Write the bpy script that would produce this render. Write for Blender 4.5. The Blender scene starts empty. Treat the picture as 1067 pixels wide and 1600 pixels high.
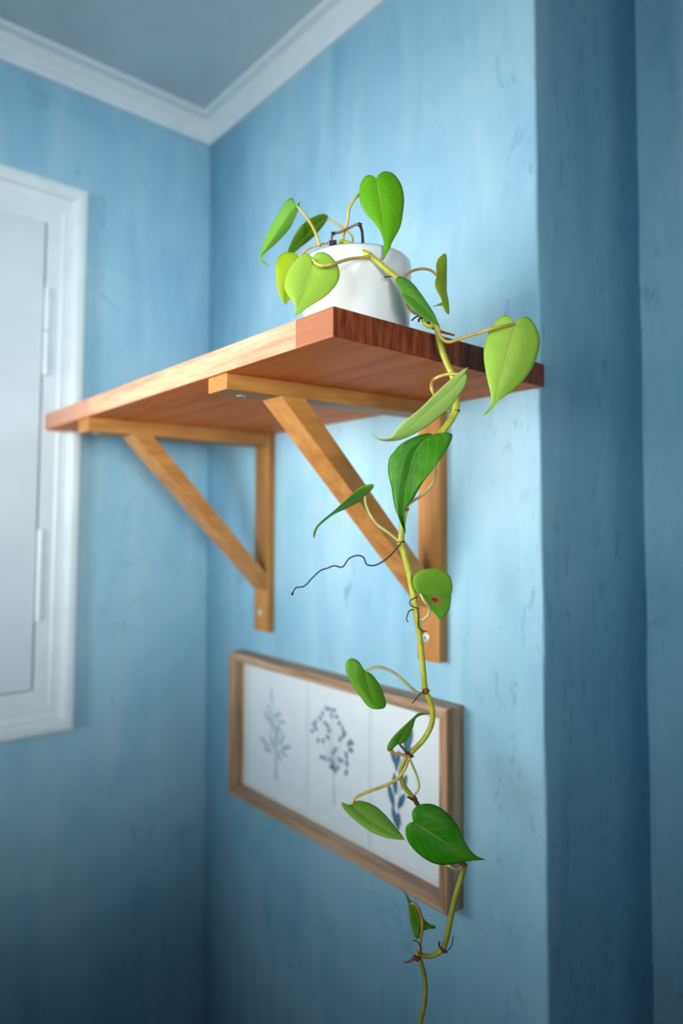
import bpy, bmesh, math, random
import numpy as np
from mathutils import Vector, Matrix, noise
random.seed(4)
S = bpy.context.scene
COL = S.collection

# ------------------------------------------------------------ camera
F = 1071.67                      # focal length in pixels of a 1067 px wide frame
_y, _p, _r = [math.radians(a) for a in (49.4242, 1.2549, .2432)]
FW = Vector((-math.sin(_y)*math.cos(_p), math.cos(_y)*math.cos(_p), math.sin(_p)))
_r0 = Vector((math.cos(_y), math.sin(_y), 0)); _u0 = _r0.cross(FW)
RT = _r0*math.cos(_r) + _u0*math.sin(_r)
UP = -_r0*math.sin(_r) + _u0*math.cos(_r)
CAM = Vector((1.1662, -.66, 1.6))
cd = bpy.data.cameras.new('camera'); cam = bpy.data.objects.new('camera', cd); COL.objects.link(cam)
cd.sensor_fit = 'HORIZONTAL'; cd.sensor_width = 24; cd.lens = 24*F/1067
m = Matrix((RT, UP, -FW)).transposed().to_4x4(); m.translation = CAM
cam.matrix_world = m
cd.clip_start = .02
cd.dof.use_dof = True; cd.dof.focus_distance = .625; cd.dof.aperture_fstop = 2.35
S.camera = cam

# ------------------------------------------------------------ world, light, exposure
W = bpy.data.worlds.new('world'); S.world = W; W.use_nodes = True
W.node_tree.nodes['Background'].inputs[0].default_value = (.62, .80, 1, 1)
W.node_tree.nodes['Background'].inputs[1].default_value = .6
def area_light(name, loc, target, w, h, energy, color, spread):
    ld = bpy.data.lights.new(name, 'AREA'); ld.shape = 'RECTANGLE'; ld.size = w; ld.size_y = h
    ld.energy = energy; ld.color = color; ld.spread = math.radians(spread)
    lo = bpy.data.objects.new(name, ld); COL.objects.link(lo); lo.location = loc
    lo.rotation_euler = (Vector(target) - lo.location).to_track_quat('-Z', 'Y').to_euler()
# daylight: windows out of frame in the left wall and the side wall; the front lamp is added fill
area_light('side_window_light', (.24, -1.12, 1.68), (.62, 0, 1.76), .48, .5, 2.35, (1, .935, .88), 64)
area_light('right_window_light', (2.18, -1.05, 1.70), (0, -.33, 1.84), .55, .6, 1.7, (1, .99, .97), 38)
area_light('front_fill_light', (1.22, -2.12, 1.66), (.30, 0, 1.76), .7, .7, 2.3, (.84, .96, 1), 46)
S.view_settings.view_transform = 'Standard'; S.view_settings.look = 'None'
S.view_settings.gamma = 1; S.view_settings.use_curve_mapping = False
S.view_settings.exposure = 0.0

# ------------------------------------------------------------ measuring helpers (turn a bearing into a point of the room)
def ray(u, v): return FW + RT*((u-533.5)/F) + UP*((800-v)/F)
def at(u, v, d): return CAM + ray(u, v)*d
def on(u, v, n, k):
    q = ray(u, v); n = Vector(n)
    return CAM + q*((k - n.dot(CAM))/n.dot(q))

# ------------------------------------------------------------ node helpers
def new_mat(name):
    m = bpy.data.materials.new(name); m.use_nodes = True
    nt = m.node_tree
    return m, nt, nt.nodes['Principled BSDF']
def N(nt, t, **k):
    n = nt.nodes.new(t)
    for a, b in k.items():
        if a.startswith('i_'): n.inputs[a[2:].replace('_', ' ')].default_value = b
        else: setattr(n, a, b)
    return n
def L(nt, a, b): nt.links.new(a, b)
def mapping(nt, scale, src='Object', rot=(0, 0, 0)):
    t = N(nt, 'ShaderNodeTexCoord'); mp = N(nt, 'ShaderNodeMapping')
    mp.inputs['Scale'].default_value = scale; mp.inputs['Rotation'].default_value = rot
    L(nt, t.outputs[src], mp.inputs['Vector']); return mp.outputs[0]
def noise_n(nt, vec, scale, detail=4, rough=.55, dist=0):
    n = N(nt, 'ShaderNodeTexNoise'); n.inputs['Scale'].default_value = scale
    n.inputs['Detail'].default_value = detail; n.inputs['Roughness'].default_value = rough
    n.inputs['Distortion'].default_value = dist
    L(nt, vec, n.inputs['Vector']); return n.outputs['Fac']
def ramp(nt, fac, stops):
    r = N(nt, 'ShaderNodeValToRGB'); e = r.color_ramp.elements
    e[0].position, e[0].color = stops[0][0], (*stops[0][1], 1)
    e[1].position, e[1].color = stops[-1][0], (*stops[-1][1], 1)
    for p, c in stops[1:-1]:
        x = e.new(p); x.color = (*c, 1)
    L(nt, fac, r.inputs[0]); return r.outputs[0]
def mixc(nt, fac, a, b, mode='MIX'):
    x = N(nt, 'ShaderNodeMix', data_type='RGBA', blend_type=mode)
    for sock, val in ((x.inputs['Factor'], fac), (x.inputs[6], a), (x.inputs[7], b)):
        if hasattr(val, 'links'): L(nt, val, sock)
        elif isinstance(val, tuple): sock.default_value = (*val, 1)
        else: sock.default_value = val
    return x.outputs[2]
def math_n(nt, op, a, b=0.0, c=None):
    x = N(nt, 'ShaderNodeMath', operation=op)
    for i, val in enumerate((a, b, c)):
        if val is None: continue
        if hasattr(val, 'links'): L(nt, val, x.inputs[i])
        else: x.inputs[i].default_value = val
    return x.outputs[0]
def bump(nt, bs, h, strength=.2, dist=.002):
    b = N(nt, 'ShaderNodeBump'); b.inputs['Strength'].default_value = strength
    b.inputs['Distance'].default_value = dist
    L(nt, h, b.inputs['Height']); L(nt, b.outputs[0], bs.inputs['Normal'])

def wall_material(name, tint):
    m, nt, bs = new_mat(name)
    o = mapping(nt, (1, 1, 1)); st = mapping(nt, (1, 1, .22))
    big = noise_n(nt, o, 3.2, 3, .6)
    streak = noise_n(nt, st, 14, 5, .6, .6)
    fine = noise_n(nt, mapping(nt, (1, 1, .5)), 55, 4, .6, .3)
    k = math_n(nt, 'ADD', math_n(nt, 'MULTIPLY', big, .5), math_n(nt, 'MULTIPLY', streak, .5))
    base = ramp(nt, k, [(.30, (.185, .415, .565)), (.46, (.270, .520, .670)), (.58, (.340, .575, .710)), (.72, (.415, .63, .755))])
    base = mixc(nt, math_n(nt, 'MULTIPLY', math_n(nt, 'SUBTRACT', fine, .5), .35), base, (.14, .36, .50))
    # flaked marks and hairline cracks in the plaster
    sp = noise_n(nt, st, 46, 3, .5, 1.0)
    gate = noise_n(nt, o, 6, 2)
    spots = math_n(nt, 'MULTIPLY', ramp(nt, sp, [(.66, (0, 0, 0)), (.71, (1, 1, 1))]), ramp(nt, gate, [(.48, (0, 0, 0)), (.6, (1, 1, 1))]))
    cr = noise_n(nt, o, 5.5, 5, .5, 1.2)
    cr = math_n(nt, 'ABSOLUTE', math_n(nt, 'SUBTRACT', cr, .5))
    crack = math_n(nt, 'MULTIPLY', ramp(nt, cr, [(.0, (1, 1, 1)), (.007, (0, 0, 0))]), ramp(nt, noise_n(nt, o, 2.3, 1), [(.52, (0, 0, 0)), (.62, (1, 1, 1))]))
    # chipped band beside the wall's free edge
    tc = N(nt, 'ShaderNodeTexCoord'); sx = N(nt, 'ShaderNodeSeparateXYZ'); L(nt, tc.outputs['Object'], sx.inputs[0])
    near = math_n(nt, 'MULTIPLY', ramp(nt, sx.outputs[0], [(.60, (0, 0, 0)), (.70, (1, 1, 1))]), ramp(nt, sx.outputs[0], [(.748, (1, 1, 1)), (.77, (0, 0, 0))]))
    chips = math_n(nt, 'MULTIPLY', ramp(nt, noise_n(nt, mapping(nt, (1, 1, .4)), 85, 5, .6, .4), [(.56, (0, 0, 0)), (.62, (1, 1, 1))]), near)
    chips = math_n(nt, 'MULTIPLY', chips, ramp(nt, noise_n(nt, mapping(nt, (1.5, 1.5, .5)), 16, 2), [(.46, (0, 0, 0)), (.58, (1, 1, 1))]))
    marks = math_n(nt, 'MAXIMUM', math_n(nt, 'MULTIPLY', spots, .45), math_n(nt, 'MULTIPLY', crack, .3))
    marks = math_n(nt, 'MAXIMUM', marks, math_n(nt, 'MULTIPLY', chips, .30))
    base = mixc(nt, marks, base, (.07, .21, .31))
    base = mixc(nt, 1.0, base, tint, 'MULTIPLY')
    L(nt, base, bs.inputs['Base Color'])
    bs.inputs['Roughness'].default_value = .62
    h = math_n(nt, 'ADD', math_n(nt, 'MULTIPLY', streak, .6), math_n(nt, 'ADD', math_n(nt, 'MULTIPLY', fine, .35), math_n(nt, 'MULTIPLY', marks, -.6)))
    bump(nt, bs, h, .35, .003)
    return m
M_WALL = wall_material('blue_limewash', (1, 1, 1))

def plain(name, col, rough=.5, nscale=30, var=.06, bstr=.08, spec=.5):
    m, nt, bs = new_mat(name)
    o = mapping(nt, (1, 1, 1)); n = noise_n(nt, o, nscale, 4)
    c2 = tuple(max(0, c*(1-var*3)) for c in col)
    L(nt, ramp(nt, n, [(.35, c2), (.6, col)]), bs.inputs['Base Color'])
    bs.inputs['Roughness'].default_value = rough
    bs.inputs['Specular IOR Level'].default_value = spec
    if bstr: bump(nt, bs, n, bstr, .001)
    return m
M_CEIL = plain('ceiling_paint', (.56, .68, .74), .8, 8, .03)
M_TRIM = plain('white_gloss_trim', (.72, .83, .86), .38, 22, .02)
M_PANEL = plain('white_painted_panel', (.66, .76, .81), .34, 9, .015)
M_FLOOR = plain('floor_boards', (.22, .16, .11), .5, 12, .1)
M_POT = plain('glazed_white_ceramic', (.70, .745, .76), .12, 40, .0, 0)
M_POT.node_tree.nodes['Principled BSDF'].inputs['Coat Weight'].default_value = .4
M_SOIL = plain('dark_soil', (.02, .014, .01), .9, 300, .2, 1)
M_METAL = plain('zinc_screw', (.62, .74, .80), .35, 200, .05)
M_METAL.node_tree.nodes['Principled BSDF'].inputs['Metallic'].default_value = .3
M_DARK = plain('screw_recess', (.03, .12, .16), .5, 200, .05)

def wood(name, dark, mid, light, axis='x', stretch=.06, scale=60, rough=.45, bstr=.12, band=None, coat=.0):
    m, nt, bs = new_mat(name)
    sc = {'x': (stretch, 1, 1), 'y': (1, stretch, 1), 'z': (1, 1, stretch)}[axis]
    v = mapping(nt, sc)
    g1 = noise_n(nt, v, scale, 5, .6, .5); g2 = noise_n(nt, v, scale*4.5, 4, .6)
    k = math_n(nt, 'ADD', math_n(nt, 'MULTIPLY', g1, .7), math_n(nt, 'MULTIPLY', g2, .3))
    c = ramp(nt, k, [(.34, dark), (.5, mid), (.66, light)])
    if band:                                   # glued staves of differing tone
        t = N(nt, 'ShaderNodeTexCoord'); s = N(nt, 'ShaderNodeSeparateXYZ'); L(nt, t.outputs['Object'], s.inputs[0])
        for edge, width, colr, f in band:
            a = math_n(nt, 'GREATER_THAN', s.outputs[0], edge); b = math_n(nt, 'LESS_THAN', s.outputs[0], edge+width)
            c = mixc(nt, math_n(nt, 'MULTIPLY', math_n(nt, 'MULTIPLY', a, b), f), c, colr)
    L(nt, c, bs.inputs['Base Color'])
    bs.inputs['Roughness'].default_value = rough; bs.inputs['Specular IOR Level'].default_value = .3
    bs.inputs['Coat Weight'].default_value = coat
    bump(nt, bs, k, bstr, .0015)
    return m
BOARDX = (.0093+.7391)/2                      # the board's own origin
EB1 = on(137, 640, (0, 1, 0), -.3042).x; EB2 = on(462, 520, (0, 1, 0), -.3042).x
M_BOARD = wood('oiled_red_pine', (.48, .10, .012), (.72, .17, .022), (.82, .23, .042), 'x', .07, 30, .6)
M_BEDGE = wood('oiled_pine_front_edge', (.46, .19, .11), (.66, .35, .21), (.76, .45, .30), 'x', .08, 60, .40,
               band=[(-.4, EB1+.4-BOARDX, (.50, .20, .12), .5), (EB2-BOARDX, .2, (.36, .12, .045), .85)])
M_END = wood('red_end_grain', (.065, .010, .003), (.20, .038, .010), (.34, .085, .022), 'z', .14, 170, .42, .6)
M_BRK_Y = wood('varnished_birch_y', (.33, .130, .026), (.44, .195, .045), (.50, .24, .065), 'y', .08, 55, .5, coat=.0)
M_BRK_Z = wood('varnished_birch_z', (.33, .130, .026), (.44, .195, .045), (.50, .24, .065), 'z', .08, 55, .42, coat=.15)
M_OAK_X = wood('frame_oak_x', (.20, .115, .06), (.44, .29, .18), (.62, .44, .30), 'x', .05, 110, .55, .4)
M_OAK_Z = wood('frame_oak_z', (.15, .070, .032), (.42, .25, .135), (.60, .40, .25), 'z', .05, 110, .55, .4)
M_CARD = plain('print_card', (.80, .89, .92), .6, 60, .01, 0)
M_MOUNT = plain('mount_board', (.72, .81, .84), .7, 60, .01, 0)
INK1 = plain('pale_teal_ink', (.46, .61, .64), .7, 90, .08, 0)
INK2 = plain('slate_ink', (.24, .33, .41), .7, 90, .12, 0)
INK3 = plain('deep_blue_ink', (.06, .18, .28), .7, 90, .12, 0)
INK4 = plain('grey_ink', (.55, .65, .70), .7, 90, .08, 0)
def glass_mat():
    m, nt, bs = new_mat('picture_glass')
    tr = N(nt, 'ShaderNodeBsdfTransparent'); gl = N(nt, 'ShaderNodeBsdfGlossy'); gl.inputs['Roughness'].default_value = .03
    fr = N(nt, 'ShaderNodeFresnel'); fr.inputs[0].default_value = 1.45
    mx = N(nt, 'ShaderNodeMixShader'); g_ = N(nt, 'ShaderNodeNewGeometry')
    L(nt, math_n(nt, 'MULTIPLY', fr.outputs[0], math_n(nt, 'SUBTRACT', 1.0, g_.outputs['Backfacing'])), mx.inputs[0]); L(nt, tr.outputs[0], mx.inputs[1]); L(nt, gl.outputs[0], mx.inputs[2])
    L(nt, mx.outputs[0], nt.nodes['Material Output'].inputs[0]); return m
M_GLASS = glass_mat()

def leaf_material(name, spots=()):
    m, nt, bs = new_mat(name)
    oi = N(nt, 'ShaderNodeObjectInfo'); at_ = N(nt, 'ShaderNodeAttribute', attribute_name='blade')
    s = N(nt, 'ShaderNodeSeparateXYZ'); L(nt, at_.outputs['Vector'], s.inputs[0])
    v, w = s.outputs[0], s.outputs[1]; aw = math_n(nt, 'ABSOLUTE', w)
    nz = noise_n(nt, mapping(nt, (1, 1, 1)), 60, 3)
    base = mixc(nt, ramp(nt, nz, [(.38, (0, 0, 0)), (.66, (.14, .14, .14))]), oi.outputs['Color'], (.36, .55, .06))
    # arching side veins
    q = math_n(nt, 'SUBTRACT', v, math_n(nt, 'MULTIPLY', aw, .42))
    q = math_n(nt, 'SINE', math_n(nt, 'MULTIPLY', q, 46))
    vein = math_n(nt, 'MULTIPLY', ramp(nt, q, [(.90, (0, 0, 0)), (1.0, (1, 1, 1))]), .19)
    mid = ramp(nt, math_n(nt, 'DIVIDE', aw, math_n(nt, 'SUBTRACT', 1.25, v)), [(.0, (1, 1, 1)), (.052, (0, 0, 0))])
    vm = math_n(nt, 'MAXIMUM', vein, math_n(nt, 'MULTIPLY', mid, .62))
    base = mixc(nt, vm, base, (.52, .66, .16))
    for (sv, sw, sr, colr) in spots:
        d = math_n(nt, 'SQRT', math_n(nt, 'ADD', math_n(nt, 'POWER', math_n(nt, 'MULTIPLY', math_n(nt, 'SUBTRACT', v, sv), 1.0), 2),
                                    math_n(nt, 'POWER', math_n(nt, 'MULTIPLY', math_n(nt, 'SUBTRACT', w, sw), 1.0), 2)))
        d = math_n(nt, 'ADD', d, math_n(nt, 'MULTIPLY', math_n(nt, 'SUBTRACT', nz, .5), .10))
        base = mixc(nt, ramp(nt, math_n(nt, 'DIVIDE', d, sr), [(.6, (1, 1, 1)), (1.0, (0, 0, 0))]), base, colr)
    L(nt, base, bs.inputs['Base Color'])
    bs.inputs['Roughness'].default_value = .38; bs.inputs['Specular IOR Level'].default_value = .30
    h = math_n(nt, 'ADD', math_n(nt, 'MULTIPLY', vm, -.5), math_n(nt, 'MULTIPLY', nz, .4)); bump(nt, bs, h, .6, .0015)
    tl = N(nt, 'ShaderNodeBsdfTranslucent'); L(nt, mixc(nt, .5, base, (.50, .85, .05), 'MULTIPLY'), tl.inputs[0])
    mx = N(nt, 'ShaderNodeMixShader'); mx.inputs[0].default_value = .38
    L(nt, bs.outputs[0], mx.inputs[1]); L(nt, tl.outputs[0], mx.inputs[2])
    L(nt, mx.outputs[0], nt.nodes['Material Output'].inputs[0]); return m
M_LEAF = leaf_material('philodendron_blade')
M_LEAFSPOT = leaf_material('philodendron_blade_spotted', [(.45, .33, .20, (.70, .33, .10)), (.40, .28, .10, (.40, .09, .02)), (.70, -.98, .10, (.60, .30, .10))])
M_STEM = plain('vine_stem_green', (.52, .52, .03), .38, 90, .09, .1)
M_STEMD = plain('vine_stem_olive', (.33, .34, .03), .42, 90, .1, .1)
M_PET = plain('petiole_yellow', (.60, .46, .10), .4, 70, .1, .1)
M_PETO = plain('petiole_orange', (.52, .27, .08), .4, 70, .1, .1)
M_PETP = plain('petiole_pale', (.66, .60, .24), .4, 70, .1, .1)
M_ROOT = plain('aerial_root', (.045, .018, .025), .7, 200, .15, .2)
M_BROWN = plain('dry_sheath', (.22, .06, .025), .6, 200, .15, .4)
M_STUB = plain('dry_stem', (.30, .16, .10), .6, 200, .15, .4)

# ------------------------------------------------------------ mesh helpers
def link(name, me, mats, parent=None, smooth=False):
    o = bpy.data.objects.new(name, me); COL.objects.link(o)
    for mt in (mats if isinstance(mats, (list, tuple)) else [mats]): me.materials.append(mt)
    if parent is not None:
        o.parent = parent
        base = ORIG[parent.name]
        me.transform(Matrix.Translation(-base)); ORIG[o.name] = base
    else: ORIG[o.name] = Vector((0, 0, 0))
    if smooth:
        for p in me.polygons: p.use_smooth = True
    return o
ORIG = {}
def from_bm(name, bm, mats, parent=None, smooth=False):
    bmesh.ops.recalc_face_normals(bm, faces=bm.faces)
    me = bpy.data.meshes.new(name); bm.to_mesh(me); bm.free()
    return link(name, me, mats, parent, smooth)
def from_py(name, v, f, mats, parent=None, smooth=False):
    me = bpy.data.meshes.new(name); me.from_pydata([tuple(x) for x in v], [], f); me.update()
    bm = bmesh.new(); bm.from_mesh(me); bmesh.ops.recalc_face_normals(bm, faces=bm.faces); bm.to_mesh(me); bm.free()
    return link(name, me, mats, parent, smooth)
def hexa(bm, c8, bev=0):                       # 8 corners: bottom ring 0-3, top ring 4-7
    vs = [bm.verts.new(c) for c in c8]
    fs = [bm.faces.new([vs[i] for i in q]) for q in ((0,1,2,3),(7,6,5,4),(0,4,5,1),(1,5,6,2),(2,6,7,3),(3,7,4,0))]
    if bev:
        es = list({e for f in fs for e in f.edges})
        bmesh.ops.bevel(bm, geom=es, offset=bev, segments=2, affect='EDGES', profile=.6)
def box(bm, a, b, bev=0):
    (x0, y0, z0), (x1, y1, z1) = a, b
    hexa(bm, [(x0,y0,z0),(x1,y0,z0),(x1,y1,z0),(x0,y1,z0),(x0,y0,z1),(x1,y0,z1),(x1,y1,z1),(x0,y1,z1)], bev)
def empty(name, loc, label, cat):
    o = bpy.data.objects.new(name, None); COL.objects.link(o); o.location = loc
    o.empty_display_size = .02
    o['label'] = label; o['category'] = cat; ORIG[name] = Vector(loc); return o
def structure(o, label=None):
    o['kind'] = 'structure'
    if label: o['label'] = label
    return o
def crom(pts, n=8):
    P = [Vector(p) for p in pts]; out = []
    for i in range(len(P)-1):
        a = P[i-1] if i else P[0]*2-P[1]; b, c = P[i], P[i+1]; d = P[i+2] if i+2 < len(P) else P[-1]*2-P[-2]
        for k in range(n):
            t = k/n
            out.append(.5*((2*b)+(c-a)*t+(2*a-5*b+4*c-d)*t*t+(3*b-a-3*c+d)*t**3))
    out.append(P[-1]); return out
def tube(bm, pts, r0, r1=None, n=6, sides=8, swell=0):
    if r1 is None: r1 = r0
    C = crom(pts, n); rings = []
    nrm = None
    for i, p in enumerate(C):
        t = (C[min(i+1, len(C)-1)] - C[max(i-1, 0)])
        if t.length < 1e-9: t = Vector((0, 0, 1))
        t.normalize()
        if nrm is None:
            nrm = t.orthogonal().normalized()
        nrm = (nrm - t*nrm.dot(t)).normalized(); b = t.cross(nrm)
        k = i/(len(C)-1); r = r0+(r1-r0)*k
        if swell: r *= 1+swell*(max(0, 1-k*len(C)/3)+max(0, 1-(1-k)*len(C)/3))
        rings.append([bm.verts.new(p+(nrm*math.cos(a)+b*math.sin(a))*r) for a in [2*math.pi*j/sides for j in range(sides)]])
    for A, B in zip(rings, rings[1:]):
        for j in range(sides): bm.faces.new((A[j], A[(j+1) % sides], B[(j+1) % sides], B[j]))
    bm.faces.new(rings[0][::-1]); bm.faces.new(rings[-1])
def bez3(pts, d0, d1):
    """(u, v[, depth]) bearings -> room points; depth runs from d0 to d1 where not given"""
    n = len(pts)-1; out = []
    for i, p in enumerate(pts):
        d = p[2] if len(p) > 2 else d0+(d1-d0)*i/n
        out.append(at(p[0], p[1], d))
    return out

# ------------------------------------------------------------ the room
CZ = 2.383; YB = .2403; XR = 2.3; YF = -2.2
def slab(name, a, b, mat):
    bm = bmesh.new(); box(bm, a, b); return structure(from_bm(name, bm, mat))
slab('floor', (-.1, YF-.1, -.1), (XR+.1, .6, 0), M_FLOOR)
slab('ceiling', (-.1, YF-.1, CZ), (XR+.1, .6, CZ+.1), M_CEIL)
bm = bmesh.new()                                  # wall_left, with a second window opening out of frame
for a, b in (((-.1, -.80, 0), (0, .45, CZ)), ((-.1, YF-.1, 0), (0, -1.45, CZ)), ((-.1, -1.45, 0), (0, -.80, 1.2)), ((-.1, -1.45, 2.0), (0, -.80, CZ))): box(bm, a, b)
structure(from_bm('wall_left', bm, M_WALL))
slab('wall_back', (.6, YB, 0), (XR+.1, YB+.15, CZ), M_WALL)
slab('wall_side', (XR, YF, 0), (XR+.1, YB, CZ), M_WALL)
# wall_right: thick wall ending in a hand-plastered, slightly leaning edge
xt = on(835, 0, (0, 1, 0), 0); xb = on(857.5, 1600, (0, 1, 0), 0)
def edge_x(z):
    k = (z-xb.z)/(xt.z-xb.z); x = xb.x+(xt.x-xb.x)*k
    return x + .0016*noise.noise(Vector((3, 1, z*9))) + .0008*noise.noise(Vector((7, 1, z*40)))
bm = bmesh.new(); rows = []
NZ = 150; XS = [0, .2, .4, .55, .65, .70]
for i in range(NZ+1):
    z = CZ*i/NZ; ex = edge_x(z); R_ = .004+.0015*noise.noise(Vector((z*14, 5, 2)))
    row = [(x, 0, z) for x in XS]+[(ex-.012, .0, z)]
    for k in range(5):
        a = math.pi/2*k/4; row.append((ex-R_+R_*math.sin(a), R_-R_*math.cos(a), z))
    row += [(ex+.0004*noise.noise(Vector((z*20, 9, 1))), y, z) for y in (.03, .08, .15)]
    row += [(ex, YB+.05, z), (0, YB+.05, z)]
    rows.append([bm.verts.new(c) for c in row])
for A, B in zip(rows, rows[1:]):
    for j in range(len(A)):
        k = (j+1) % len(A); bm.faces.new((A[j], A[k], B[k], B[j]))
bm.faces.new(rows[0]); bm.faces.new(rows[-1][::-1])
structure(from_bm('wall_right', bm, M_WALL, smooth=True))
for p in bpy.data.objects['wall_right'].data.polygons:
    p.use_smooth = True
# wall_front with an unseen opening behind the added fill lamp
bm = bmesh.new()
wx0, wx1, wz0, wz1 = .84, 1.60, 1.22, 2.02
for a, b in (((-.1, YF-.1, 0), (wx0, YF, CZ)), ((wx1, YF-.1, 0), (XR+.1, YF, CZ)), ((wx0, YF-.1, 0), (wx1, YF, wz0)), ((wx0, YF-.1, wz1), (wx1, YF, CZ))): box(bm, a, b)
structure(from_bm('wall_front', bm, M_WALL))
# crown moulding: swept round the room's visible corners
PROF = [(0, -.047), (.006, -.047), (.008, -.040), (.010, -.038), (.013, -.027), (.019, -.018), (.0205, -.0145), (.0165, -.0115), (.0215, -.009), (.027, -.007), (.030, -.0045), (.031, 0), (0, 0)]
path = [(0, YF), (0, 0), (edge_x(2.35), 0), (edge_x(2.35), YB), (XR, YB)]
def offs(i, d):
    p = Vector(path[i]); ds = []
    if i > 0: ds.append((p-Vector(path[i-1])).normalized())
    if i < len(path)-1: ds.append((Vector(path[i+1])-p).normalized())
    ns = [Vector((t.y, -t.x)) for t in ds]
    if len(ns) == 1: return p+ns[0]*d
    b = (ns[0]+ns[1]); return p + b*(d/(1+ns[0].dot(ns[1])))
for i in range(len(path)-1):
    bm = bmesh.new(); A = []; B = []
    for (o_, z_) in PROF:
        a = offs(i, o_); b = offs(i+1, o_)
        A.append(bm.verts.new((a.x, a.y, CZ+z_))); B.append(bm.verts.new((b.x, b.y, CZ+z_)))
    for j in range(len(A)):
        k = (j+1) % len(A); bm.faces.new((A[j], A[k], B[k], B[j]))
    bm.faces.new(A); bm.faces.new(B[::-1])
    structure(from_bm('trim_%d' % (i+1), bm, M_TRIM))

# shuttered window niche on the left wall: moulded casing, hinged panel, two hinges
def yy(y, z): return y + (z-1.2616)/(2.1673-1.2616)*.0144*(1 if y > -.6 else 1)
WY1, WY0, WZ0, WZ1 = -.2526, -.76, 1.2630, 2.1663
win = bpy.data.objects.new('window_1', None); COL.objects.link(win); win.location = (0, WY1, WZ0); ORIG['window_1'] = Vector(win.location)
win['kind'] = 'structure'; win['label'] = 'white moulded window casing with closed hinged shutter panel on the blue wall'
WP = [(0, 0), (0, .014), (.003, .019), (.008, .0215), (.016, .0215), (.021, .019), (.0235, .0135), (.0245, .0125), (.034, .0115), (.038, .0125), (.0405, .0115), (.0430, .0100), (.0650, .0100), (.0650, .0010), (.078, .0010), (.078, 0)]
def rect(i): return [(WY0+i, WZ0+i*1.12), (WY1-i, WZ0+i*1.12), (WY1-i, WZ1-i*1.10), (WY0+i, WZ1-i*1.10)]
for s_ in range(4):
    bm = bmesh.new(); A = []; B = []
    for (o_, h_) in WP:
        r_ = rect(o_); a = r_[s_]; b = r_[(s_+1) % 4]
        A.append(bm.verts.new((h_, yy(a[0], a[1]), a[1]))); B.append(bm.verts.new((h_, yy(b[0], b[1]), b[1])))
    for j in range(len(A)):
        k = (j+1) % len(A); bm.faces.new((A[j], A[k], B[k], B[j]))
    bm.faces.new(A); bm.faces.new(B[::-1])
    from_bm('casing_board', bm, M_TRIM, win)
PY1, PY0, PZ0, PZ1 = -.3205, -.69, 1.3385, 2.0946
bm = bmesh.new()
def pc(y, z, x): return (x, yy(y, z), z)
box_pts = [pc(PY0, PZ0, .002), pc(PY1, PZ0, .002), pc(PY1, PZ1, .002), pc(PY0, PZ1, .002), pc(PY0, PZ0, .0125), pc(PY1, PZ0, .0125), pc(PY1, PZ1, .0125), pc(PY0, PZ1, .0125)]
hexa(bm, box_pts, .0022)
from_bm('shutter_panel', bm, M_PANEL, win)
for (za, zb) in ((1.846, 1.985), (1.449, 1.592)):
    bm = bmesh.new(); zm = (za+zb)/2
    for a, b in ((za, zm-.001), (zm+.001, zb)):
        tube(bm, [(.0125, yy(PY1, a)+.006, a), (.0125, yy(PY1, b)+.006, b)], .0052, n=2, sides=14)
    for z_ in (za-.003, zb): tube(bm, [(.0125, yy(PY1, z_)+.006, z_), (.0125, yy(PY1, z_)+.006, z_+.003)], .0038, n=1, sides=12)
    box(bm, (.005, yy(PY1, zm)+.004, za+.004), (.0068, yy(PY1, zm)+.020, zb-.004), .0005)
    from_bm('hinge', bm, M_TRIM, win)

# ------------------------------------------------------------ wall shelf with two brackets
ZT, ZB = 1.6+.1808, 1.6+.1552
SX0, SX1, SY = .0093, .7391, -.3042
shelf = empty('wall_shelf', ((SX0+SX1)/2, 0, ZB), 'reddish wooden wall shelf on two triangular brackets carrying the white flowerpot', 'shelf')
bm = bmesh.new(); box(bm, (SX0, SY, ZB), (SX1, 0, ZT), .0016)
board = from_bm('shelf_board', bm, [M_BOARD, M_BEDGE, M_END], shelf)
for p in board.data.polygons:
    if p.normal.x > .7: p.material_index = 2
    elif p.normal.y < -.6: p.material_index = 1
TB = math.tan(math.radians(6.1))
def bx_(x, y): return x + TB*y
def sheared(bm, x0, x1, y0, y1, z0, z1, bev=.0012):
    c = [(bx_(x0, y0), y0, z0), (bx_(x1, y0), y0, z0), (bx_(x1, y1), y1, z0), (bx_(x0, y1), y1, z0)]
    hexa(bm, c+[(a, b, z1) for a, b, _ in c], bev)
def screw(parent, p, axis, r=.0050):
    bm = bmesh.new(); n = Vector(axis)
    q = n.orthogonal().normalized(); t = n.cross(q)
    prof = [(0, .0008), (r*.45, .0009), (r*.8, .0007), (r, .0002), (r, -.004), (0, -.004)]
    rg = []
    for rr, h in prof[1:-1]: rg.append([bm.verts.new(p+n*h+(q*math.cos(a)+t*math.sin(a))*rr) for a in [math.tau*i/16 for i in range(16)]])
    bm.faces.new(rg[0]); bm.faces.new(rg[-1][::-1])
    for A, B in zip(rg, rg[1:]):
        for j in range(16): bm.faces.new((A[j], A[(j+1) % 16], B[(j+1) % 16], B[j]))
    for f in bm.faces: f.material_index = 0
    k0 = len(bm.faces)
    for d1, d2 in ((q, t), (t, q)):
        a, b = d1*r*.55, d2*r*.14
        hexa(bm, [p+n*.0007-a-b, p+n*.0007+a-b, p+n*.0007+a+b, p+n*.0007-a+b, p+n*.0011-a-b, p+n*.0011+a-b, p+n*.0011+a+b, p+n*.0011-a+b])
    bm.faces.ensure_lookup_table()
    for f in bm.faces[k0:]: f.material_index = 1
    from_bm('screw', bm, [M_METAL, M_DARK], parent)
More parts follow.
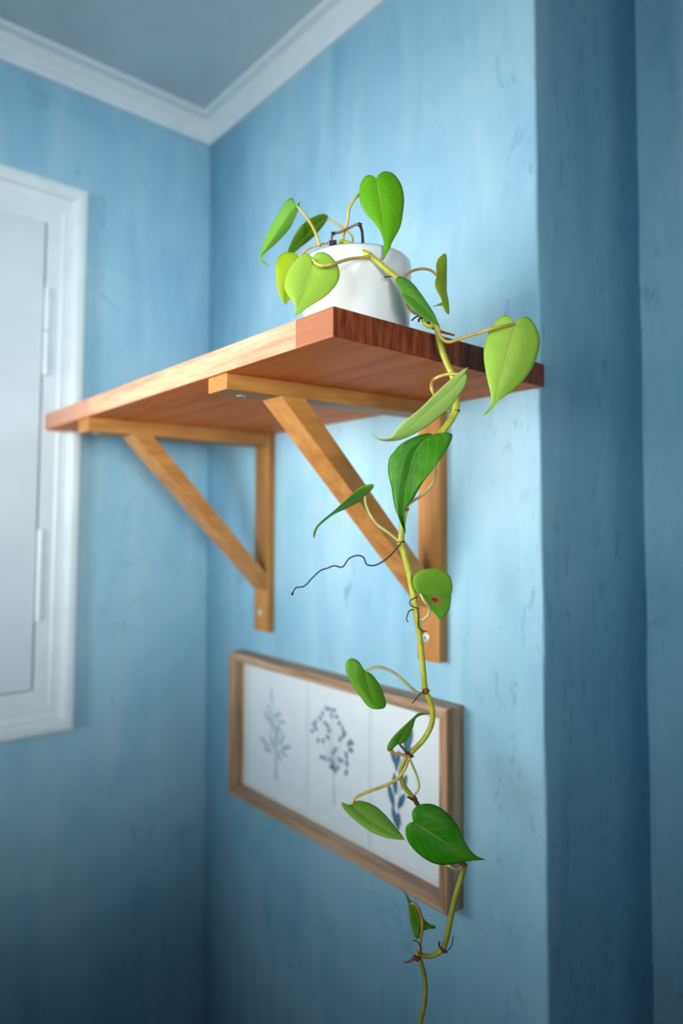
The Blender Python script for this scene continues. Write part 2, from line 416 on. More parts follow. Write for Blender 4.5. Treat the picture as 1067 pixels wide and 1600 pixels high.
def bracket(x0, x1, yf, zb, legd, legz, dz, scr):
    e = bpy.data.objects.new('bracket', None); COL.objects.link(e); e.parent = shelf; ORIG[e.name] = Vector(shelf.location)
    bm = bmesh.new(); box(bm, (x0, -legd, legz), (x1, 0, ZB), .0014); from_bm('bracket_leg', bm, M_BRK_Z, e)
    bm = bmesh.new(); sheared(bm, x0, x1, yf, -legd+.0006, zb, ZB); from_bm('bracket_arm', bm, M_BRK_Y, e)
    prof = [(-.2385, zb+.0008), (-.2070, zb+.0008), (-legd+.0006, 1.5245+dz), (-legd+.0006, 1.4985+dz)]
    bm = bmesh.new()
    a = [(bx_(x0+.0006, y), y, z) for y, z in prof]; b = [(bx_(x1-.0006, y), y, z) for y, z in prof]
    hexa(bm, a+b, .0012); from_bm('brace', bm, M_BRK_Z if False else M_BRK_D, e)
    screw(e, Vector(scr[0]), (0, 0, -1)); screw(e, Vector(scr[1]), (0, -1, 0), .0054)
    return e
M_BRK_D = wood('varnished_birch_brace', (.33, .130, .026), (.45, .20, .048), (.55, .275, .08), 'x', 1, 30, .40, coat=.15)
_n = M_BRK_D.node_tree
for nd in _n.nodes:
    if nd.type == 'MAPPING': nd.inputs['Rotation'].default_value = (math.radians(47), 0, 0); nd.inputs['Scale'].default_value = (1, .1, 1)
bracket(.5627, .5997, -.3006, 1.6+.1387, .0150, 1.6-.1678, 0, ((.5452, -.2692, 1.7387), (.5770, -.0150, 1.4613)))
bracket(.1845, .2250, -.3015, 1.6+.1350, .0135, 1.6-.1745, -.004, ((.1740, -.2822, 1.7350), (.2010, -.0135, 1.4559)))

# ------------------------------------------------------------ picture frame
FX0, FX1, FZ0, FZ1, FD = .1332, .6260, 1.6-.4595, 1.6-.2162, .0308
pf = empty('picture_frame', ((FX0+FX1)/2, 0, FZ0), 'long oak picture frame with three botanical prints below the shelf', 'picture frame')
FP = [(0, -.0005), (0, -FD+.001), (.001, -FD), (.0125, -FD), (.0135, -FD+.001), (.0135, -.0105), (.0135, -.0005)]
def prect(i): return [(FX0+i, FZ0+i), (FX1-i, FZ0+i), (FX1-i, FZ1-i), (FX0+i, FZ1-i)]
for s_ in range(4):
    bm = bmesh.new(); A = []; B = []
    for (o_, h_) in FP:
        r_ = prect(o_); a = r_[s_]; b = r_[(s_+1) % 4]
        A.append(bm.verts.new((a[0], h_, a[1]))); B.append(bm.verts.new((b[0], h_, b[1])))
    for j in range(len(A)):
        k = (j+1) % len(A); bm.faces.new((A[j], A[k], B[k], B[j]))
    bm.faces.new(A); bm.faces.new(B[::-1])
    from_bm('frame_rail', bm, M_OAK_X if s_ % 2 == 0 else M_OAK_Z, pf)
bm = bmesh.new(); box(bm, (FX0+.0137, -.0085, FZ0+.0137), (FX1-.0137, -.0010, FZ1-.0137)); from_bm('mount_board', bm, M_MOUNT, pf)
def flat(bm, pts, y, th=.00012):
    vs = [bm.verts.new((x, y, z)) for x, z in pts]; ws = [bm.verts.new((x, y-th, z)) for x, z in pts]
    bm.faces.new(vs); bm.faces.new(ws[::-1])
    for i in range(len(pts)):
        j = (i+1) % len(pts); bm.faces.new((vs[i], vs[j], ws[j], ws[i]))
def blob(bm, x, z, a, b, ang, y, pointed=True):
    pts = []
    for i in range(12):
        t = math.tau*i/12; px = math.cos(t)*a; pz = math.sin(t)*b*((1-abs(math.cos(t))**3*.6) if pointed else 1)
        pts.append((x+px*math.cos(ang)-pz*math.sin(ang), z+px*math.sin(ang)+pz*math.cos(ang)))
    flat(bm, pts, y)
def stroke(bm, p, q, w, y):
    d = Vector(q)-Vector(p); n = Vector((-d.y, d.x)).normalized()*w/2; p = Vector(p); q = Vector(q)
    flat(bm, [tuple(p-n), tuple(q-n*.6), tuple(q+n*.6), tuple(p+n)], y)
yc = -.0092
def px(u, v):
    q = on(u, v, (0, 1, 0), yc); return (q.x, q.z)
cards = [(.1660, .3245), (.3330, .4660), (.4735, .6060)]
ctop, cbot = FZ1-.022, FZ0+.022
cobj = []
for (a, b), lab in zip(cards, ('faint grey-green leafy twig print', 'slate seed-head stem print', 'deep blue leaf sprig print')):
    bm = bmesh.new(); box(bm, (a, -.0091, cbot), (b, -.0086, ctop), .0001)
    c = from_bm('print_card', bm, M_CARD, pf); c['label'] = lab; cobj.append(c)
# print 1: pale twig with fanned leaves
bm = bmesh.new(); y_ = -.00912
p0, p1 = px(431, 1217), px(424, 1078); stroke(bm, p0, px(432, 1165), .0075, y_); stroke(bm, px(432, 1165), p1, .003, y_)
for (u, v, du, dv, l) in [(424, 1085, 0, -1, .012), (417, 1120, -.8, -.7, .014), (433, 1118, .9, -.6, .014), (440, 1128, 1, -.15, .012), (424, 1130, -.3, -.9, .016), (437, 1140, .6, .5, .010),
        (414, 1160, -1, -.45, .017), (418, 1172, -1, 0, .013), (447, 1168, 1, -.4, .016), (443, 1178, 1, .1, .013), (432, 1150, .1, -1, .02), (425, 1158, -.5, -.8, .016), (440, 1157, .6, -.8, .014), (436, 1182, .7, .6, .011), (421, 1110, -.4, -.9, .012)]:
    x, z = px(u, v); blob(bm, x, z, l, l*.27, math.atan2(-dv, du), y_-.0002*random.random())
from_bm('twig_drawing', bm, INK1, cobj[0])
# print 2: rounded seed head
bm = bmesh.new(); stroke(bm, px(522, 1258), px(521, 1205), .0045, y_)
from_bm('stalk_drawing', bm, INK4, cobj[1])
bm = bmesh.new()
dots = [(516, 1108), (510, 1107), (522, 1110), (504, 1115), (500, 1122), (490, 1132), (494, 1138), (488, 1142), (514, 1142), (512, 1152), (530, 1130), (535, 1137), (538, 1145), (497, 1157), (505, 1158), (545, 1162), (548, 1172), (541, 1180), (542, 1193), (541, 1207),
        (524, 1171), (521, 1176), (502, 1183), (508, 1185), (530, 1186), (534, 1189), (517, 1198), (524, 1204), (536, 1150), (531, 1155), (518, 1118), (526, 1120), (508, 1130), (528, 1200), (515, 1187), (549, 1160), (512, 1134), (493, 1128)]
for i, (u, v) in enumerate(dots):
    x, z = px(u, v); r_ = .0034 if u < 538 else .0042
    blob(bm, x, z, r_*1.35, r_*.9, random.uniform(0, 3), y_-.0002*random.random(), False)
from_bm('seed_drawing', bm, INK2, cobj[1])
bm = bmesh.new()
for (u, v) in dots[::2]:
    a = px(u, v); b = px(521, 1205); m_ = (a[0]*.6+b[0]*.4, a[1]*.65+b[1]*.35); stroke(bm, m_, a, .0008, y_+.00002); stroke(bm, b, m_, .0011, y_+.00002)
from_bm('stem_drawing', bm, INK4, cobj[1])
# print 3: blue sprig
bm = bmesh.new()
pts = [px(628, 1290), px(622, 1262), px(624, 1240), px(626, 1210), px(630, 1180), px(634, 1150), px(640, 1135)]
for a, b in zip(pts, pts[1:]): stroke(bm, a, b, .0011, y_)
for (u, v, du, dv, l) in [(640, 1155, .35, -1, .015), (633, 1163, .1, -1, .010), (614, 1180, -.3, -.9, .013), (622, 1186, .2, -1, .013), (619, 1195, -.1, -1, .01), (617, 1225, -.1, -1, .015), (611, 1243, -.4, -1, .016), (627, 1252, .5, -.9, .014), (617, 1277, -.4, -1, .015), (622, 1284, .05, -1, .013), (632, 1222, .4, -1, .012), (638, 1175, .5, -1, .01)]:
    x, z = px(u, v); blob(bm, x, z, l, l*.34, math.atan2(-dv, du), y_-.0002*random.random())
from_bm('sprig_drawing', bm, INK3, cobj[2])
bm = bmesh.new(); box(bm, (FX0+.0132, -.0140, FZ0+.0132), (FX1-.0132, -.0122, FZ1-.0132)); from_bm('glass', bm, M_GLASS, pf)

# ------------------------------------------------------------ potted heartleaf philodendron
PC = Vector((.6483, -.1977, ZT)); PR = .0560; PH = .0868
plant = empty('potted_philodendron', tuple(PC), 'heartleaf philodendron in glossy white pot, long vine trailing over the shelf end', 'plant')
prof = [(0, 0), (PR*.90, 0), (PR*.945, .001), (PR*.955, .004), (PR*.975, .03), (PR*.992, .06), (PR, PH-.012), (PR, PH-.005), (PR*.99, PH-.0018), (PR*.965, PH), (PR*.945, PH-.001), (PR*.935, PH-.004), (PR*.93, PH-.02), (0, PH-.021)]
bm = bmesh.new(); NS = 64; rg = []
for r_, z_ in prof[1:-1]: rg.append([bm.verts.new(PC+Vector((math.cos(a)*r_, math.sin(a)*r_, z_))) for a in [math.tau*i/NS for i in range(NS)]])
bm.faces.new(rg[0][::-1]); bm.faces.new(rg[-1])
for A, B in zip(rg, rg[1:]):
    for j in range(NS): bm.faces.new((A[j], A[(j+1) % NS], B[(j+1) % NS], B[j]))
pot = from_bm('flower_pot', bm, M_POT, plant, True); pot['label'] = 'glossy white cylindrical ceramic pot'
bm = bmesh.new(); g = []
for i in range(9):
    rr = PR*.925*i/8; k = max(1, i*7); row = []
    for j in range(k):
        a = math.tau*j/k; h = PH-.006+.003*noise.noise(Vector((math.cos(a)*rr*150, math.sin(a)*rr*150, 3)))
        row.append(PC+Vector((math.cos(a)*rr, math.sin(a)*rr, h)))
    g.append(row)
vs = [bm.verts.new(p) for r_ in g for p in r_]
lowv = [bm.verts.new(p-Vector((0, 0, .012))) for p in g[-1]]
bmesh.ops.convex_hull(bm, input=bm.verts)
from_bm('soil', bm, M_SOIL, plant)

def zp(ox, oy, k, pts): return [(ox+x/k, oy+y/k) for x, y in pts]
def resample(pts, n, pw=1):
    """evenly spaced points along a smooth curve through pts"""
    C = crom([(p[0], p[1], 0) for p in pts], 6); acc = [0]
    for i in range(1, len(C)): acc.append(acc[-1]+(C[i]-C[i-1]).length)
    out = []; j = 0
    for i in range(n+1):
        d = acc[-1]*(i/n)**pw
        while j < len(C)-2 and acc[j+1] < d: j += 1
        f = (d-acc[j])/max(1e-9, acc[j+1]-acc[j]); out.append(C[j].lerp(C[j+1], min(1, f)))
    return out
def leaf(lab, fr, mid, right, left, dB, dT, sR=0, sL=0, cup=.0, col=(.1, .35, .01), pet=None, mat=None, wave=.012, bulge=0):
    """a blade built from its midrib and the two margins (bearings measured as in the crop fr);
    depth runs dB -> dT along the midrib, each half leans away (+) or forward (-) by slope sR / sL and cups"""
    mid, right, left = zp(*fr, mid), zp(*fr, right), zp(*fr, left)
    B, T = mid[0], mid[-1]; NT, NC = 34, 7
    M_ = resample(mid, NT, 1.45); R_ = resample([B]+right+([T] if right[-1] != T else []), NT); L_ = resample([B]+left+([T] if left[-1] != T else []), NT)
    Lpx = sum((M_[i+1]-M_[i]).length for i in range(NT)); seed = random.random()*50
    bm = bmesh.new(); lay = bm.verts.layers.float_vector.new('blade')
    def pos(i, t, sg):
        o = (R_ if sg > 0 else L_)[i]; q = M_[i].lerp(o, t); dist = (q-M_[i]).length; full = (o-M_[i]).length
        v = (i/NT)**1.45; d = dB+(dT-dB)*v; sl = sR if sg > 0 else sL
        off = sl*dist + cup*Lpx*(dist/Lpx)**2*4 + bulge*Lpx*math.sin(math.pi*v)*(-1)
        off += wave*Lpx*t*noise.noise(Vector((v*4+seed, t*1.5*sg, 0)))
        off -= .035*Lpx*math.sin(math.pi*min(1, t*1.0))*min(1, full/Lpx*3)
        return at(q.x, q.y, d+off/F*d)
    mids = []
    for i in range(NT+1):
        q = bm.verts.new(pos(i, 0, 1)); q[lay] = ((i/NT)**1.45, 0, 0); mids.append(q)
    for sg in (1, -1):
        prev = None
        for i in range(NT+1):
            row = [mids[i]]
            for c in range(1, NC+1):
                q = bm.verts.new(pos(i, c/NC, sg)); q[lay] = ((i/NT)**1.45, sg*c/NC, 0); row.append(q)
            if prev:
                for c in range(NC): bm.faces.new((prev[c], prev[c+1], row[c+1], row[c]) if sg > 0 else (prev[c], row[c], row[c+1], prev[c+1]))
            prev = row
    bmesh.ops.remove_doubles(bm, verts=bm.verts, dist=2e-5)
    bad = [f for f in bm.faces if f.calc_area() < 1e-11]
    if bad: bmesh.ops.delete(bm, geom=bad, context='FACES')
    me = bpy.data.meshes.new('leaf'); bm.to_mesh(me); bm.free()
    o = link('leaf', me, mat or M_LEAF, plant, True)
    o.color = (*col, 1)
    o['label'] = lab
    so = o.modifiers.new('Solidify', 'SOLIDIFY'); so.thickness = .0005; so.offset = 0
    if pet:
        pts, d0, r0, r1, pm = pet[:5]
        bm = bmesh.new(); tube(bm, bez3(pts, d0, dB), r0, r1)
        from_bm('petiole', bm, pm, o, True)
    return o

LIME = (.52, .80, .11); MIDG = (.15, .52, .006); DEEP = (.035, .33, .006); YEL = (.46, .62, .012); SOFT = (.24, .60, .08); OLV = (.13, .33, .006)
PALE = (.66, .88, .26)
DV = .622                                            # the vine hangs this far from the lens
Z3, Z4, Z5, Z6, Z8 = (390, 290, 7.621), (500, 260, 6.669), (600, 380, 7.621), (440, 340, 3.811), (740, 480, 8.892)
Z1, ZA, ZB_, ZH, ZI, ZL, ZM, PX = (380, 240, 2.134), (560, 600, 5.335), (430, 640, 3.049), (620, 870, 8.892), (480, 1000, 3.334), (500, 1200, 3.557), (600, 1340, 6.669), (0, 0, 1)
leaf('upright bright green heart leaf above the pot', Z4,
     [(585, 128), (600, 210), (630, 370), (655, 560), (668, 720), (690, 860), (650, 985)],
     [(600, 100), (640, 62), (690, 52), (760, 75), (820, 145), (858, 230), (875, 360), (860, 500), (838, 620), (800, 700), (750, 790), (715, 880), (650, 985)],
     [(560, 105), (520, 90), (470, 105), (430, 160), (412, 230), (410, 320), (430, 410), (490, 510), (560, 585), (610, 655), (650, 740), (668, 850), (650, 985)],
     .645, .640, .22, .15, .05, MIDG, ([(534, 379), (538, 362), (543, 345), (545, 328), (552, 314), (565, 300, .655), (580, 288, .652), (588, 280)], .665, .0015, .0012, M_PET))
leaf('folded light green leaf farthest left, tip curled', Z3,
     [(560, 240), (480, 310), (400, 440), (300, 590), (200, 740), (125, 850), (160, 910), (240, 955)],
     [(590, 190), (597, 215), (575, 290), (540, 380), (480, 500), (400, 600), (300, 700), (200, 790), (130, 855), (160, 895), (240, 955)],
     [(535, 215), (528, 165), (495, 150), (440, 180), (390, 250), (330, 350), (270, 450), (215, 560), (170, 670), (140, 770), (108, 858), (150, 920), (240, 955)],
     .70, .69, .8, 1.0, .0, SOFT, ([(500, 384), (492, 362), (484, 347), (474, 333), (464, 322)], .675, .0015, .0012, M_PET))
leaf('dark green leaf leaning left behind a petiole', Z3,
     [(930, 385), (830, 440), (700, 560), (560, 700), (470, 845)],
     [(925, 400), (900, 440), (840, 520), (770, 600), (690, 670), (610, 730), (540, 790), (470, 845)],
     [(932, 362), (900, 340), (840, 340), (760, 370), (680, 420), (600, 490), (540, 580), (490, 680), (460, 760), (455, 810), (470, 845)],
     .715, .71, .6, -.8, .0, OLV, ([(551, 380), (550, 370), (541, 360), (530, 353), (520, 346), (512, 341)], .69, .0012, .0010, M_PET))
leaf('yellow-green leaf behind the large lime leaf', PX,
     [(466, 403), (458, 425), (450, 450), (446, 476)],
     [(472, 398), (484, 400), (494, 410), (495, 425), (486, 440), (470, 455), (455, 465), (446, 476)],
     [(462, 396), (452, 394), (443, 395), (435, 402), (431, 415), (431, 432), (433, 450), (438, 465), (446, 476)],
     .70, .70, .1, -.1, .05, YEL, ([(512, 380), (500, 382), (487, 386), (477, 392), (467, 402)], .675, .0012, .0011, M_PETO))
leaf('large lime leaf hanging in front of the pot', Z6,
     [(190, 242), (170, 320), (140, 420), (105, 510), (78, 592)],
     [(200, 215), (240, 205), (285, 225), (325, 270), (345, 320), (340, 370), (310, 420), (260, 470), (200, 510), (145, 545), (110, 570), (78, 592)],
     [(175, 232), (150, 213), (115, 225), (80, 260), (45, 310), (25, 360), (18, 410), (30, 450), (60, 490), (85, 530), (85, 560), (78, 592)],
     .612, .588, .15, -.15, .06, LIME, ([(577, 401), (563, 403), (545, 405, .622), (525, 411, .603), (506, 415, .600), (495, 412, .602), (489, 405, .608)], .640, .0017, .0014, M_PET))
leaf('small leaf lying over the vine at the shelf edge', Z5,
     [(230, 595), (330, 640), (430, 730), (530, 840), (600, 920), (655, 985)],
     [(200, 570), (155, 490), (135, 440), (160, 402), (220, 405), (290, 440), (360, 500), (430, 590), (500, 690), (560, 780), (610, 870), (640, 940), (655, 985)],
     [(214, 600), (212, 620), (235, 680), (300, 750), (380, 830), (450, 880), (520, 920), (580, 950), (655, 985)],
     .626, .620, .5, -.6, .0, (.14, .42, .05), ([(654, 491), (645, 488), (636, 478), (631, 467), (630, 459)], .633, .0013, .0011, M_PETO))
lf7 = leaf('narrow twisted yellow-green leaf right of the pot', Z5,
     [(632, 395), (690, 430), (745, 540)],
     [(605, 450), (605, 510), (640, 590), (680, 660), (700, 740), (730, 810), (770, 850), (772, 760), (765, 680), (748, 590), (745, 540)],
     [(625, 340), (618, 270), (640, 190), (690, 140), (720, 122), (740, 140), (746, 200), (746, 300), (745, 420), (745, 540)],
     .655, .675, -.1, .1, .0, (.38, .50, .015), ([(628, 436), (636, 428), (648, 422), (662, 420), (674, 423), (683, 431)], .645, .0014, .0012, M_PETO))
bm = bmesh.new(); tube(bm, bez3(zp(*Z5, [(715, 730), (680, 725), (640, 738), (575, 752)]), .666, .668), .0022, .0002)
from_bm('leaf_tip', bm, M_STEMD, lf7, True)
leaf('large lime heart leaf at the shelf end', Z8,
     [(570, 240), (545, 330), (500, 500), (450, 650), (400, 850), (350, 1000), (310, 1180), (265, 1330), (125, 1515)],
     [(600, 195), (650, 145), (710, 132), (780, 160), (840, 230), (890, 330), (920, 440), (915, 540), (880, 680), (840, 790), (780, 900), (700, 1010), (600, 1110), (500, 1190), (400, 1260), (330, 1320), (270, 1400), (200, 1470), (125, 1515)],
     [(555, 200), (520, 150), (470, 120), (400, 125), (330, 170), (270, 240), (220, 320), (180, 420), (150, 520), (140, 620), (145, 740), (165, 880), (185, 990), (215, 1110), (235, 1200), (245, 1290), (235, 1370), (190, 1450), (125, 1515)],
     .603, .600, .25, .2, .05, LIME, ([(684, 512), (687, 524), (694, 532), (704, 534), (722, 528), (745, 521, .606), (768, 514, .597), (788, 509, .597), (803, 507)], .622, .0016, .0014, M_PET))
leaf('lime leaf slanting left below the board, hooked tip', Z1,
     [(738, 735), (690, 790), (620, 850), (550, 915), (490, 952), (450, 951), (420, 930)],
     [(745, 735), (740, 770), (715, 810), (690, 845), (650, 880), (610, 910), (560, 940), (510, 957), (455, 955), (420, 930)],
     [(742, 722), (748, 712), (700, 745), (640, 800), (590, 850), (540, 890), (510, 920), (490, 948), (450, 947), (420, 930)],
     .612, .600, .5, -.5, .0, PALE, ([(711, 642), (700, 641), (686, 632), (679, 618), (674, 606), (677, 594, .634), (690, 587, .630), (706, 584, .62), (724, 586)], .628, .0017, .0014, M_PET))
leaf('glossy dark green leaf with pale midrib', ZA,
     [(622, 425), (540, 480), (470, 580), (440, 680), (410, 800), (385, 920), (370, 1030), (370, 1130), (392, 1248)],
     [(650, 412), (710, 408), (765, 408), (785, 430), (770, 480), (740, 540), (700, 600), (650, 670), (600, 740), (545, 810), (500, 880), (455, 960), (410, 1010), (388, 1060), (382, 1130), (390, 1200), (392, 1248)],
     [(600, 412), (540, 418), (470, 440), (400, 470), (340, 510), (290, 570), (255, 620), (246, 690), (252, 770), (275, 860), (290, 960), (310, 1050), (345, 1140), (370, 1200), (392, 1248)],
     .605, .600, -.35, -.3, .35, (.05, .30, .012), ([(627, 797), (645, 783), (662, 772), (676, 755), (680, 738), (681, 715), (678, 690)], .63, .0014, .0012, M_PETP), wave=.10)
leaf('thin leaf seen edge-on beside the brace', ZB_,
     [(425, 412), (380, 430), (320, 462), (270, 495), (215, 545), (187, 590), (184, 612)],
     [(418, 428), (380, 450), (330, 475), (280, 498), (230, 535), (200, 565), (190, 595), (184, 612)],
     [(440, 400), (465, 375), (470, 358), (450, 355), (410, 368), (370, 400), (320, 445), (270, 490), (220, 530), (190, 565), (180, 600), (184, 612)],
     .615, .60, 1.2, -1.2, .0, (.13, .42, .02), ([(625, 847), (608, 833), (590, 820), (578, 804), (571, 787), (570, 775)], DV, .0014, .0012, M_PETP))
leaf('rounded leaf with brown spots', ZH,
     [(325, 510), (430, 498), (540, 495), (630, 510), (750, 540)],
     [(340, 560), (380, 640), (430, 700), (480, 750), (530, 800), (570, 850), (600, 872), (650, 850), (690, 790), (730, 720), (742, 640), (750, 590), (750, 540)],
     [(290, 490), (245, 440), (228, 360), (235, 285), (290, 215), (370, 175), (470, 160), (570, 160), (660, 200), (730, 260), (765, 360), (770, 450), (750, 540)],
     .612, .630, -.2, -.2, .0, (.28, .60, .05), ([(650, 966), (660, 968), (670, 960), (671, 950, .612), (663, 939, .606), (657, 928)], DV, .0013, .0012, M_PETP), M_LEAFSPOT)
leaf('small oval leaf in front of the picture frame', ZI,
     [(300, 160), (315, 220), (335, 290), (355, 335), (372, 361)],
     [(330, 175), (350, 195), (380, 240), (400, 290), (410, 330), (400, 355), (372, 361)],
     [(290, 150), (270, 115), (235, 95), (205, 110), (200, 150), (215, 200), (245, 250), (280, 300), (310, 340), (340, 358), (372, 361)],
     .612, .60, .3, -.2, .05, (.14, .44, .015), ([(663, 1085), (650, 1081), (635, 1068), (618, 1053), (600, 1044), (584, 1043), (571, 1049)], DV, .0014, .0012, M_PETP))
leaf('tiny folded leaf above the lower node', ZI,
     [(475, 540), (500, 490), (545, 425), (580, 389), (640, 381)],
     [(490, 540), (510, 530), (530, 500), (550, 455), (562, 415), (582, 396), (640, 381)],
     [(450, 560), (430, 580), (416, 575), (420, 545), (450, 500), (500, 450), (550, 405), (580, 380), (640, 381)],
     .615, .622, .6, -.5, .0, (.12, .40, .02), ([(637, 1178), (630, 1170), (623, 1161)], DV, .0013, .0011, M_STUB))
leaf('light green leaf pointing right toward the dark heart leaf', ZI,
     [(230, 862), (300, 920), (370, 970), (440, 1010), (508, 1040)],
     [(235, 845), (265, 837), (310, 845), (360, 870), (400, 905), (440, 950), (480, 1000), (508, 1040)],
     [(200, 855), (175, 845), (185, 875), (220, 915), (280, 965), (340, 1005), (410, 1030), (470, 1040), (508, 1040)],
     .615, .61, .7, -.5, .0, (.32, .66, .08), ([(638, 1181), (634, 1198), (622, 1216), (600, 1228), (575, 1237), (556, 1246), (549, 1258)], DV, .0015, .0013, M_PET))
leaf('dark glossy heart leaf over the frame corner', ZL,
     [(520, 300), (580, 340), (650, 385), (720, 430), (790, 475), (850, 500), (918, 509)],
     [(512, 270), (515, 235), (550, 205), (610, 198), (660, 215), (700, 245), (740, 285), (770, 330), (790, 380), (810, 420), (840, 465), (880, 495), (918, 509)],
     [(500, 305), (480, 320), (475, 355), (485, 400), (510, 440), (550, 480), (600, 515), (650, 535), (710, 537), (770, 528), (830, 515), (880, 512), (918, 509)],
     .606, .604, .12, .0, .05, DEEP, ([(724, 1353), (714, 1358), (702, 1353), (688, 1340, .625), (662, 1300, .620), (650, 1287, .613)], DV, .0013, .0012, M_PETP))
leaf('small hanging leaf by the lowest node', ZM,
     [(395, 765), (350, 650), (300, 520), (250, 430), (210, 350)],
     [(420, 755), (470, 740), (530, 738), (530, 712), (470, 690), (410, 630), (380, 540), (330, 470), (285, 455), (240, 390), (210, 350)],
     [(380, 820), (345, 845), (315, 820), (280, 700), (262, 600), (255, 500), (240, 440), (210, 350)],
     .628, .634, .3, -.2, .0, OLV, ([(655, 1491), (657, 1470), (660, 1448), (657, 1428), (649, 1413), (641, 1412)], DV, .0013, .0011, M_PETO))

# stem in lengths between its nodes
def stem(pts, d0, d1, r0, r1, mat, lab=None):
    bm = bmesh.new(); tube(bm, bez3(pts, d0, d1), r0, r1, n=7, sides=10, swell=.18); o = from_bm('stem', bm, mat, plant, True)
    if lab: o['label'] = lab
stem([(531, 386), (533, 378), (545, 381), (560, 389), (577, 399)], .668, .642, .0023, .0024, M_STEM)
stem([(577, 399), (590, 409), (605, 422), (622, 435), (640, 455), (654, 480), (661, 496)], .642, .6335, .0024, .0026, M_STEM)
stem([(661, 496), (665, 506), (673, 509), (681, 507), (684, 518), (688, 540), (697, 565), (708, 590), (713, 615), (712, 642)], .6325, .622, .0024, .0031, M_STEM)
stem([(712, 642), (704, 657), (688, 678), (668, 705), (650, 740), (637, 780), (629, 815), (626, 847)], .622, DV, .0031, .0029, M_STEM)
stem([(626, 847), (632, 868), (639, 895), (644, 920), (648, 944)], DV, DV, .0029, .0030, M_STEM)
stem([(648, 944), (652, 970), (657, 1005), (661, 1045), (664, 1080)], DV, DV, .0028, .0025, M_STEM)
stem([(664, 1080), (672, 1096), (676, 1115), (673, 1135), (662, 1155), (648, 1170), (638, 1180)], DV, DV, .0025, .0025, M_STEM)
stem([(636, 1181), (629, 1195), (626, 1210), (630, 1226), (640, 1240), (646, 1247)], DV, DV, .0020, .0024, M_STEMD)
stem([(646, 1247), (654, 1260), (668, 1285), (690, 1320), (712, 1340), (725, 1352)], DV, DV, .0021, .0022, M_BROWN, 'reddish brown length of stem')
stem([(725, 1352), (721, 1370), (712, 1400), (704, 1435), (698, 1465), (692, 1483)], DV, DV, .0026, .0026, M_STEMD)
stem([(692, 1483), (683, 1490), (670, 1494), (658, 1492), (651, 1489)], DV, DV, .0023, .0022, M_STEMD)
stem([(653, 1492), (659, 1508), (664, 1532), (664, 1560), (659, 1588), (652, 1612), (650, 1640), (655, 1670)], DV, DV, .0021, .0022, M_STEMD)
bm = bmesh.new(); tube(bm, bez3([(639, 1184), (646, 1200), (653, 1218), (654, 1232), (647, 1243)], DV-.003, DV), .0012, .0011)
from_bm('petiole', bm, M_PETP, plant, True)
# dead stub at the rim
bm = bmesh.new(); tube(bm, bez3([(519, 382), (518, 372), (521, 365), (530, 363), (545, 356), (556, 351), (562, 352)], .655, .655), .0013, .0013)
o = from_bm('dry_stub', bm, M_STUB, plant, True)
bm = bmesh.new(); tube(bm, bez3([(561, 351), (564, 356), (566, 366), (567, 384)], .655, .663), .0014, .0015)
tube(bm, bez3([(559, 350), (565, 352)], .655, .655), .002, .002, n=2); tube(bm, bez3([(518, 366), (523, 364)], .655, .655), .002, .0015, n=2)
tube(bm, bez3([(514, 380), (526, 379)], .655, .655), .0026, .0024, n=3)
o = from_bm('dry_stub', bm, M_ROOT, plant, True); o['label'] = 'blackened dead stem end'
# nodes and aerial roots
def root(pts, r=.0006, mat=None, d=DV-.003, r1=None):
    bm = bmesh.new(); tube(bm, bez3(pts, d, d), r, r1 or r*.8, n=4, sides=6); from_bm('aerial_root', bm, mat or M_ROOT, plant, True)
def node(u, v, d=DV, r=.0032, mat=None, tilt=(0, 1)):
    bm = bmesh.new(); k = r*.35*F/d
    c = at(u, v, d); t = (RT*tilt[0]-UP*tilt[1]).normalized(); q = t.orthogonal().normalized(); b = t.cross(q); NSG = 14; rg = []
    for h, rr in ((-.9, .80), (-.45, 1.0), (0, 1.08), (.4, 1.0), (.9, .78)):
        rg.append([bm.verts.new(c+t*h*r*.5+(q*math.cos(a)+b*math.sin(a))*r*rr*(1+.12*noise.noise(Vector((a*2, h*3, u))))) for a in [math.tau*i/NSG for i in range(NSG)]])
    bm.faces.new(rg[0]); bm.faces.new(rg[-1][::-1])
    for A, B in zip(rg, rg[1:]):
        for j in range(NSG): bm.faces.new((A[j], A[(j+1) % NSG], B[(j+1) % NSG], B[j]))
    from_bm('node', bm, mat or M_BROWN, plant, True)
node(577, 399, .642, .0028, M_STEMD, (.8, .6)); node(661, 496, .633, .0029, M_PETO, (.3, 1)); node(712.5, 641, .622, .0033, M_ROOT, (-.2, 1))
node(626.5, 847, DV, .0032, M_ROOT, (.2, 1)); node(648, 943, DV, .0033, M_PETP, (.1, 1)); node(664.5, 1081, DV, .0034, M_BROWN, (.4, 1))
node(637.5, 1180, DV, .0034, M_PETO, (-.8, .7)); node(645, 1246, DV, .0030, M_BROWN, (.6, .8)); node(724.5, 1352, DV, .0030, M_BROWN, (0, 1))
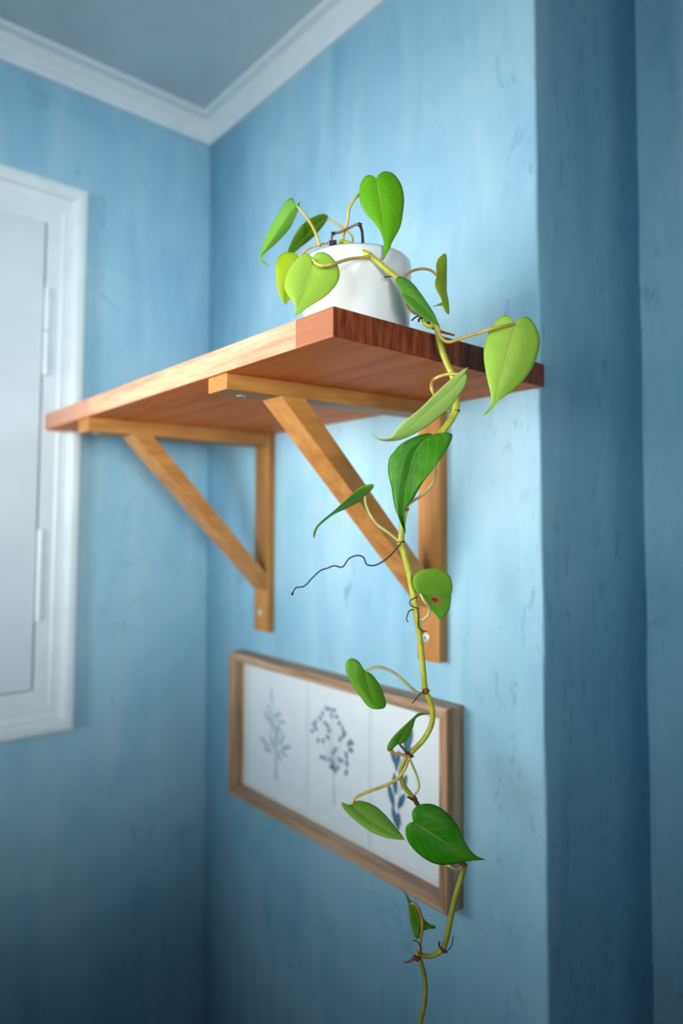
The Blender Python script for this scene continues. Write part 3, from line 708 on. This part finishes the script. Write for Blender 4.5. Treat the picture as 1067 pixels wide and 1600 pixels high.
node(692, 1484, DV, .0032, M_BROWN, (-.6, .8)); node(652, 1490, DV, .0030, M_STEMD, (-1, .3))
root([(626, 849), (617, 860), (604, 873), (587, 883), (573, 882), (568, 871), (558, 868), (545, 873), (535, 886), (522, 884), (511, 888), (500, 892), (486, 905), (479, 913), (472, 917), (463, 918), (459, 923), (456, 929)], .0007, r1=.0006)
root([(457, 926), (456, 930)], .0012)
root([(600, 433), (611, 432), (618, 434)], .0007, d=.64)
root([(643, 501), (650, 495), (659, 493)], .0008, d=.629); root([(654, 503), (655, 498), (660, 496)], .0010, d=.629)
root([(634, 797), (639, 796)], .0013, M_BROWN)
root([(655, 951), (645, 948), (641, 945), (640, 940), (644, 936), (652, 933)], .0006)
root([(646, 952), (639, 955), (636, 963), (635, 968), (638, 972)], .0006); root([(652, 952), (654, 960), (653, 975), (654, 981), (660, 985), (667, 987)], .0006); root([(660, 985), (661, 990)], .0006)
root([(662, 1080), (655, 1086), (648, 1094), (644, 1099)], .0006); root([(660, 1078), (668, 1077), (671, 1080)], .0009, M_BROWN)
root([(641, 1183), (632, 1180), (622, 1178), (613, 1177), (611, 1171)], .0015, M_PETO); root([(646, 1182), (640, 1178), (634, 1172), (636, 1169)], .0008)
root([(634, 1176), (638, 1183), (646, 1182)], .0010); root([(636, 1245), (645, 1249), (652, 1247)], .0008)
root([(694, 1487), (701, 1484), (706, 1476), (708, 1463)], .0005); root([(686, 1471), (687, 1480), (697, 1487), (699, 1488)], .0010, M_BROWN)
root([(658, 1492), (657, 1480), (652, 1471), (645, 1469)], .0006)
root([(655, 1498), (647, 1497), (640, 1502), (631, 1504)], .0018, M_BROWN, r1=.0008); root([(645, 1495), (653, 1500)], .0022, M_BROWN)
bm = bmesh.new(); tube(bm, bez3([(668, 503), (676, 512), (692, 519), (703, 522), (710, 524)], .6285, .640), .0016, .0008)
o = from_bm('dry_sheath', bm, M_BROWN, plant, True)
for o in S.objects:
    if o.type == 'MESH' and o.parent == plant: o.data.update()
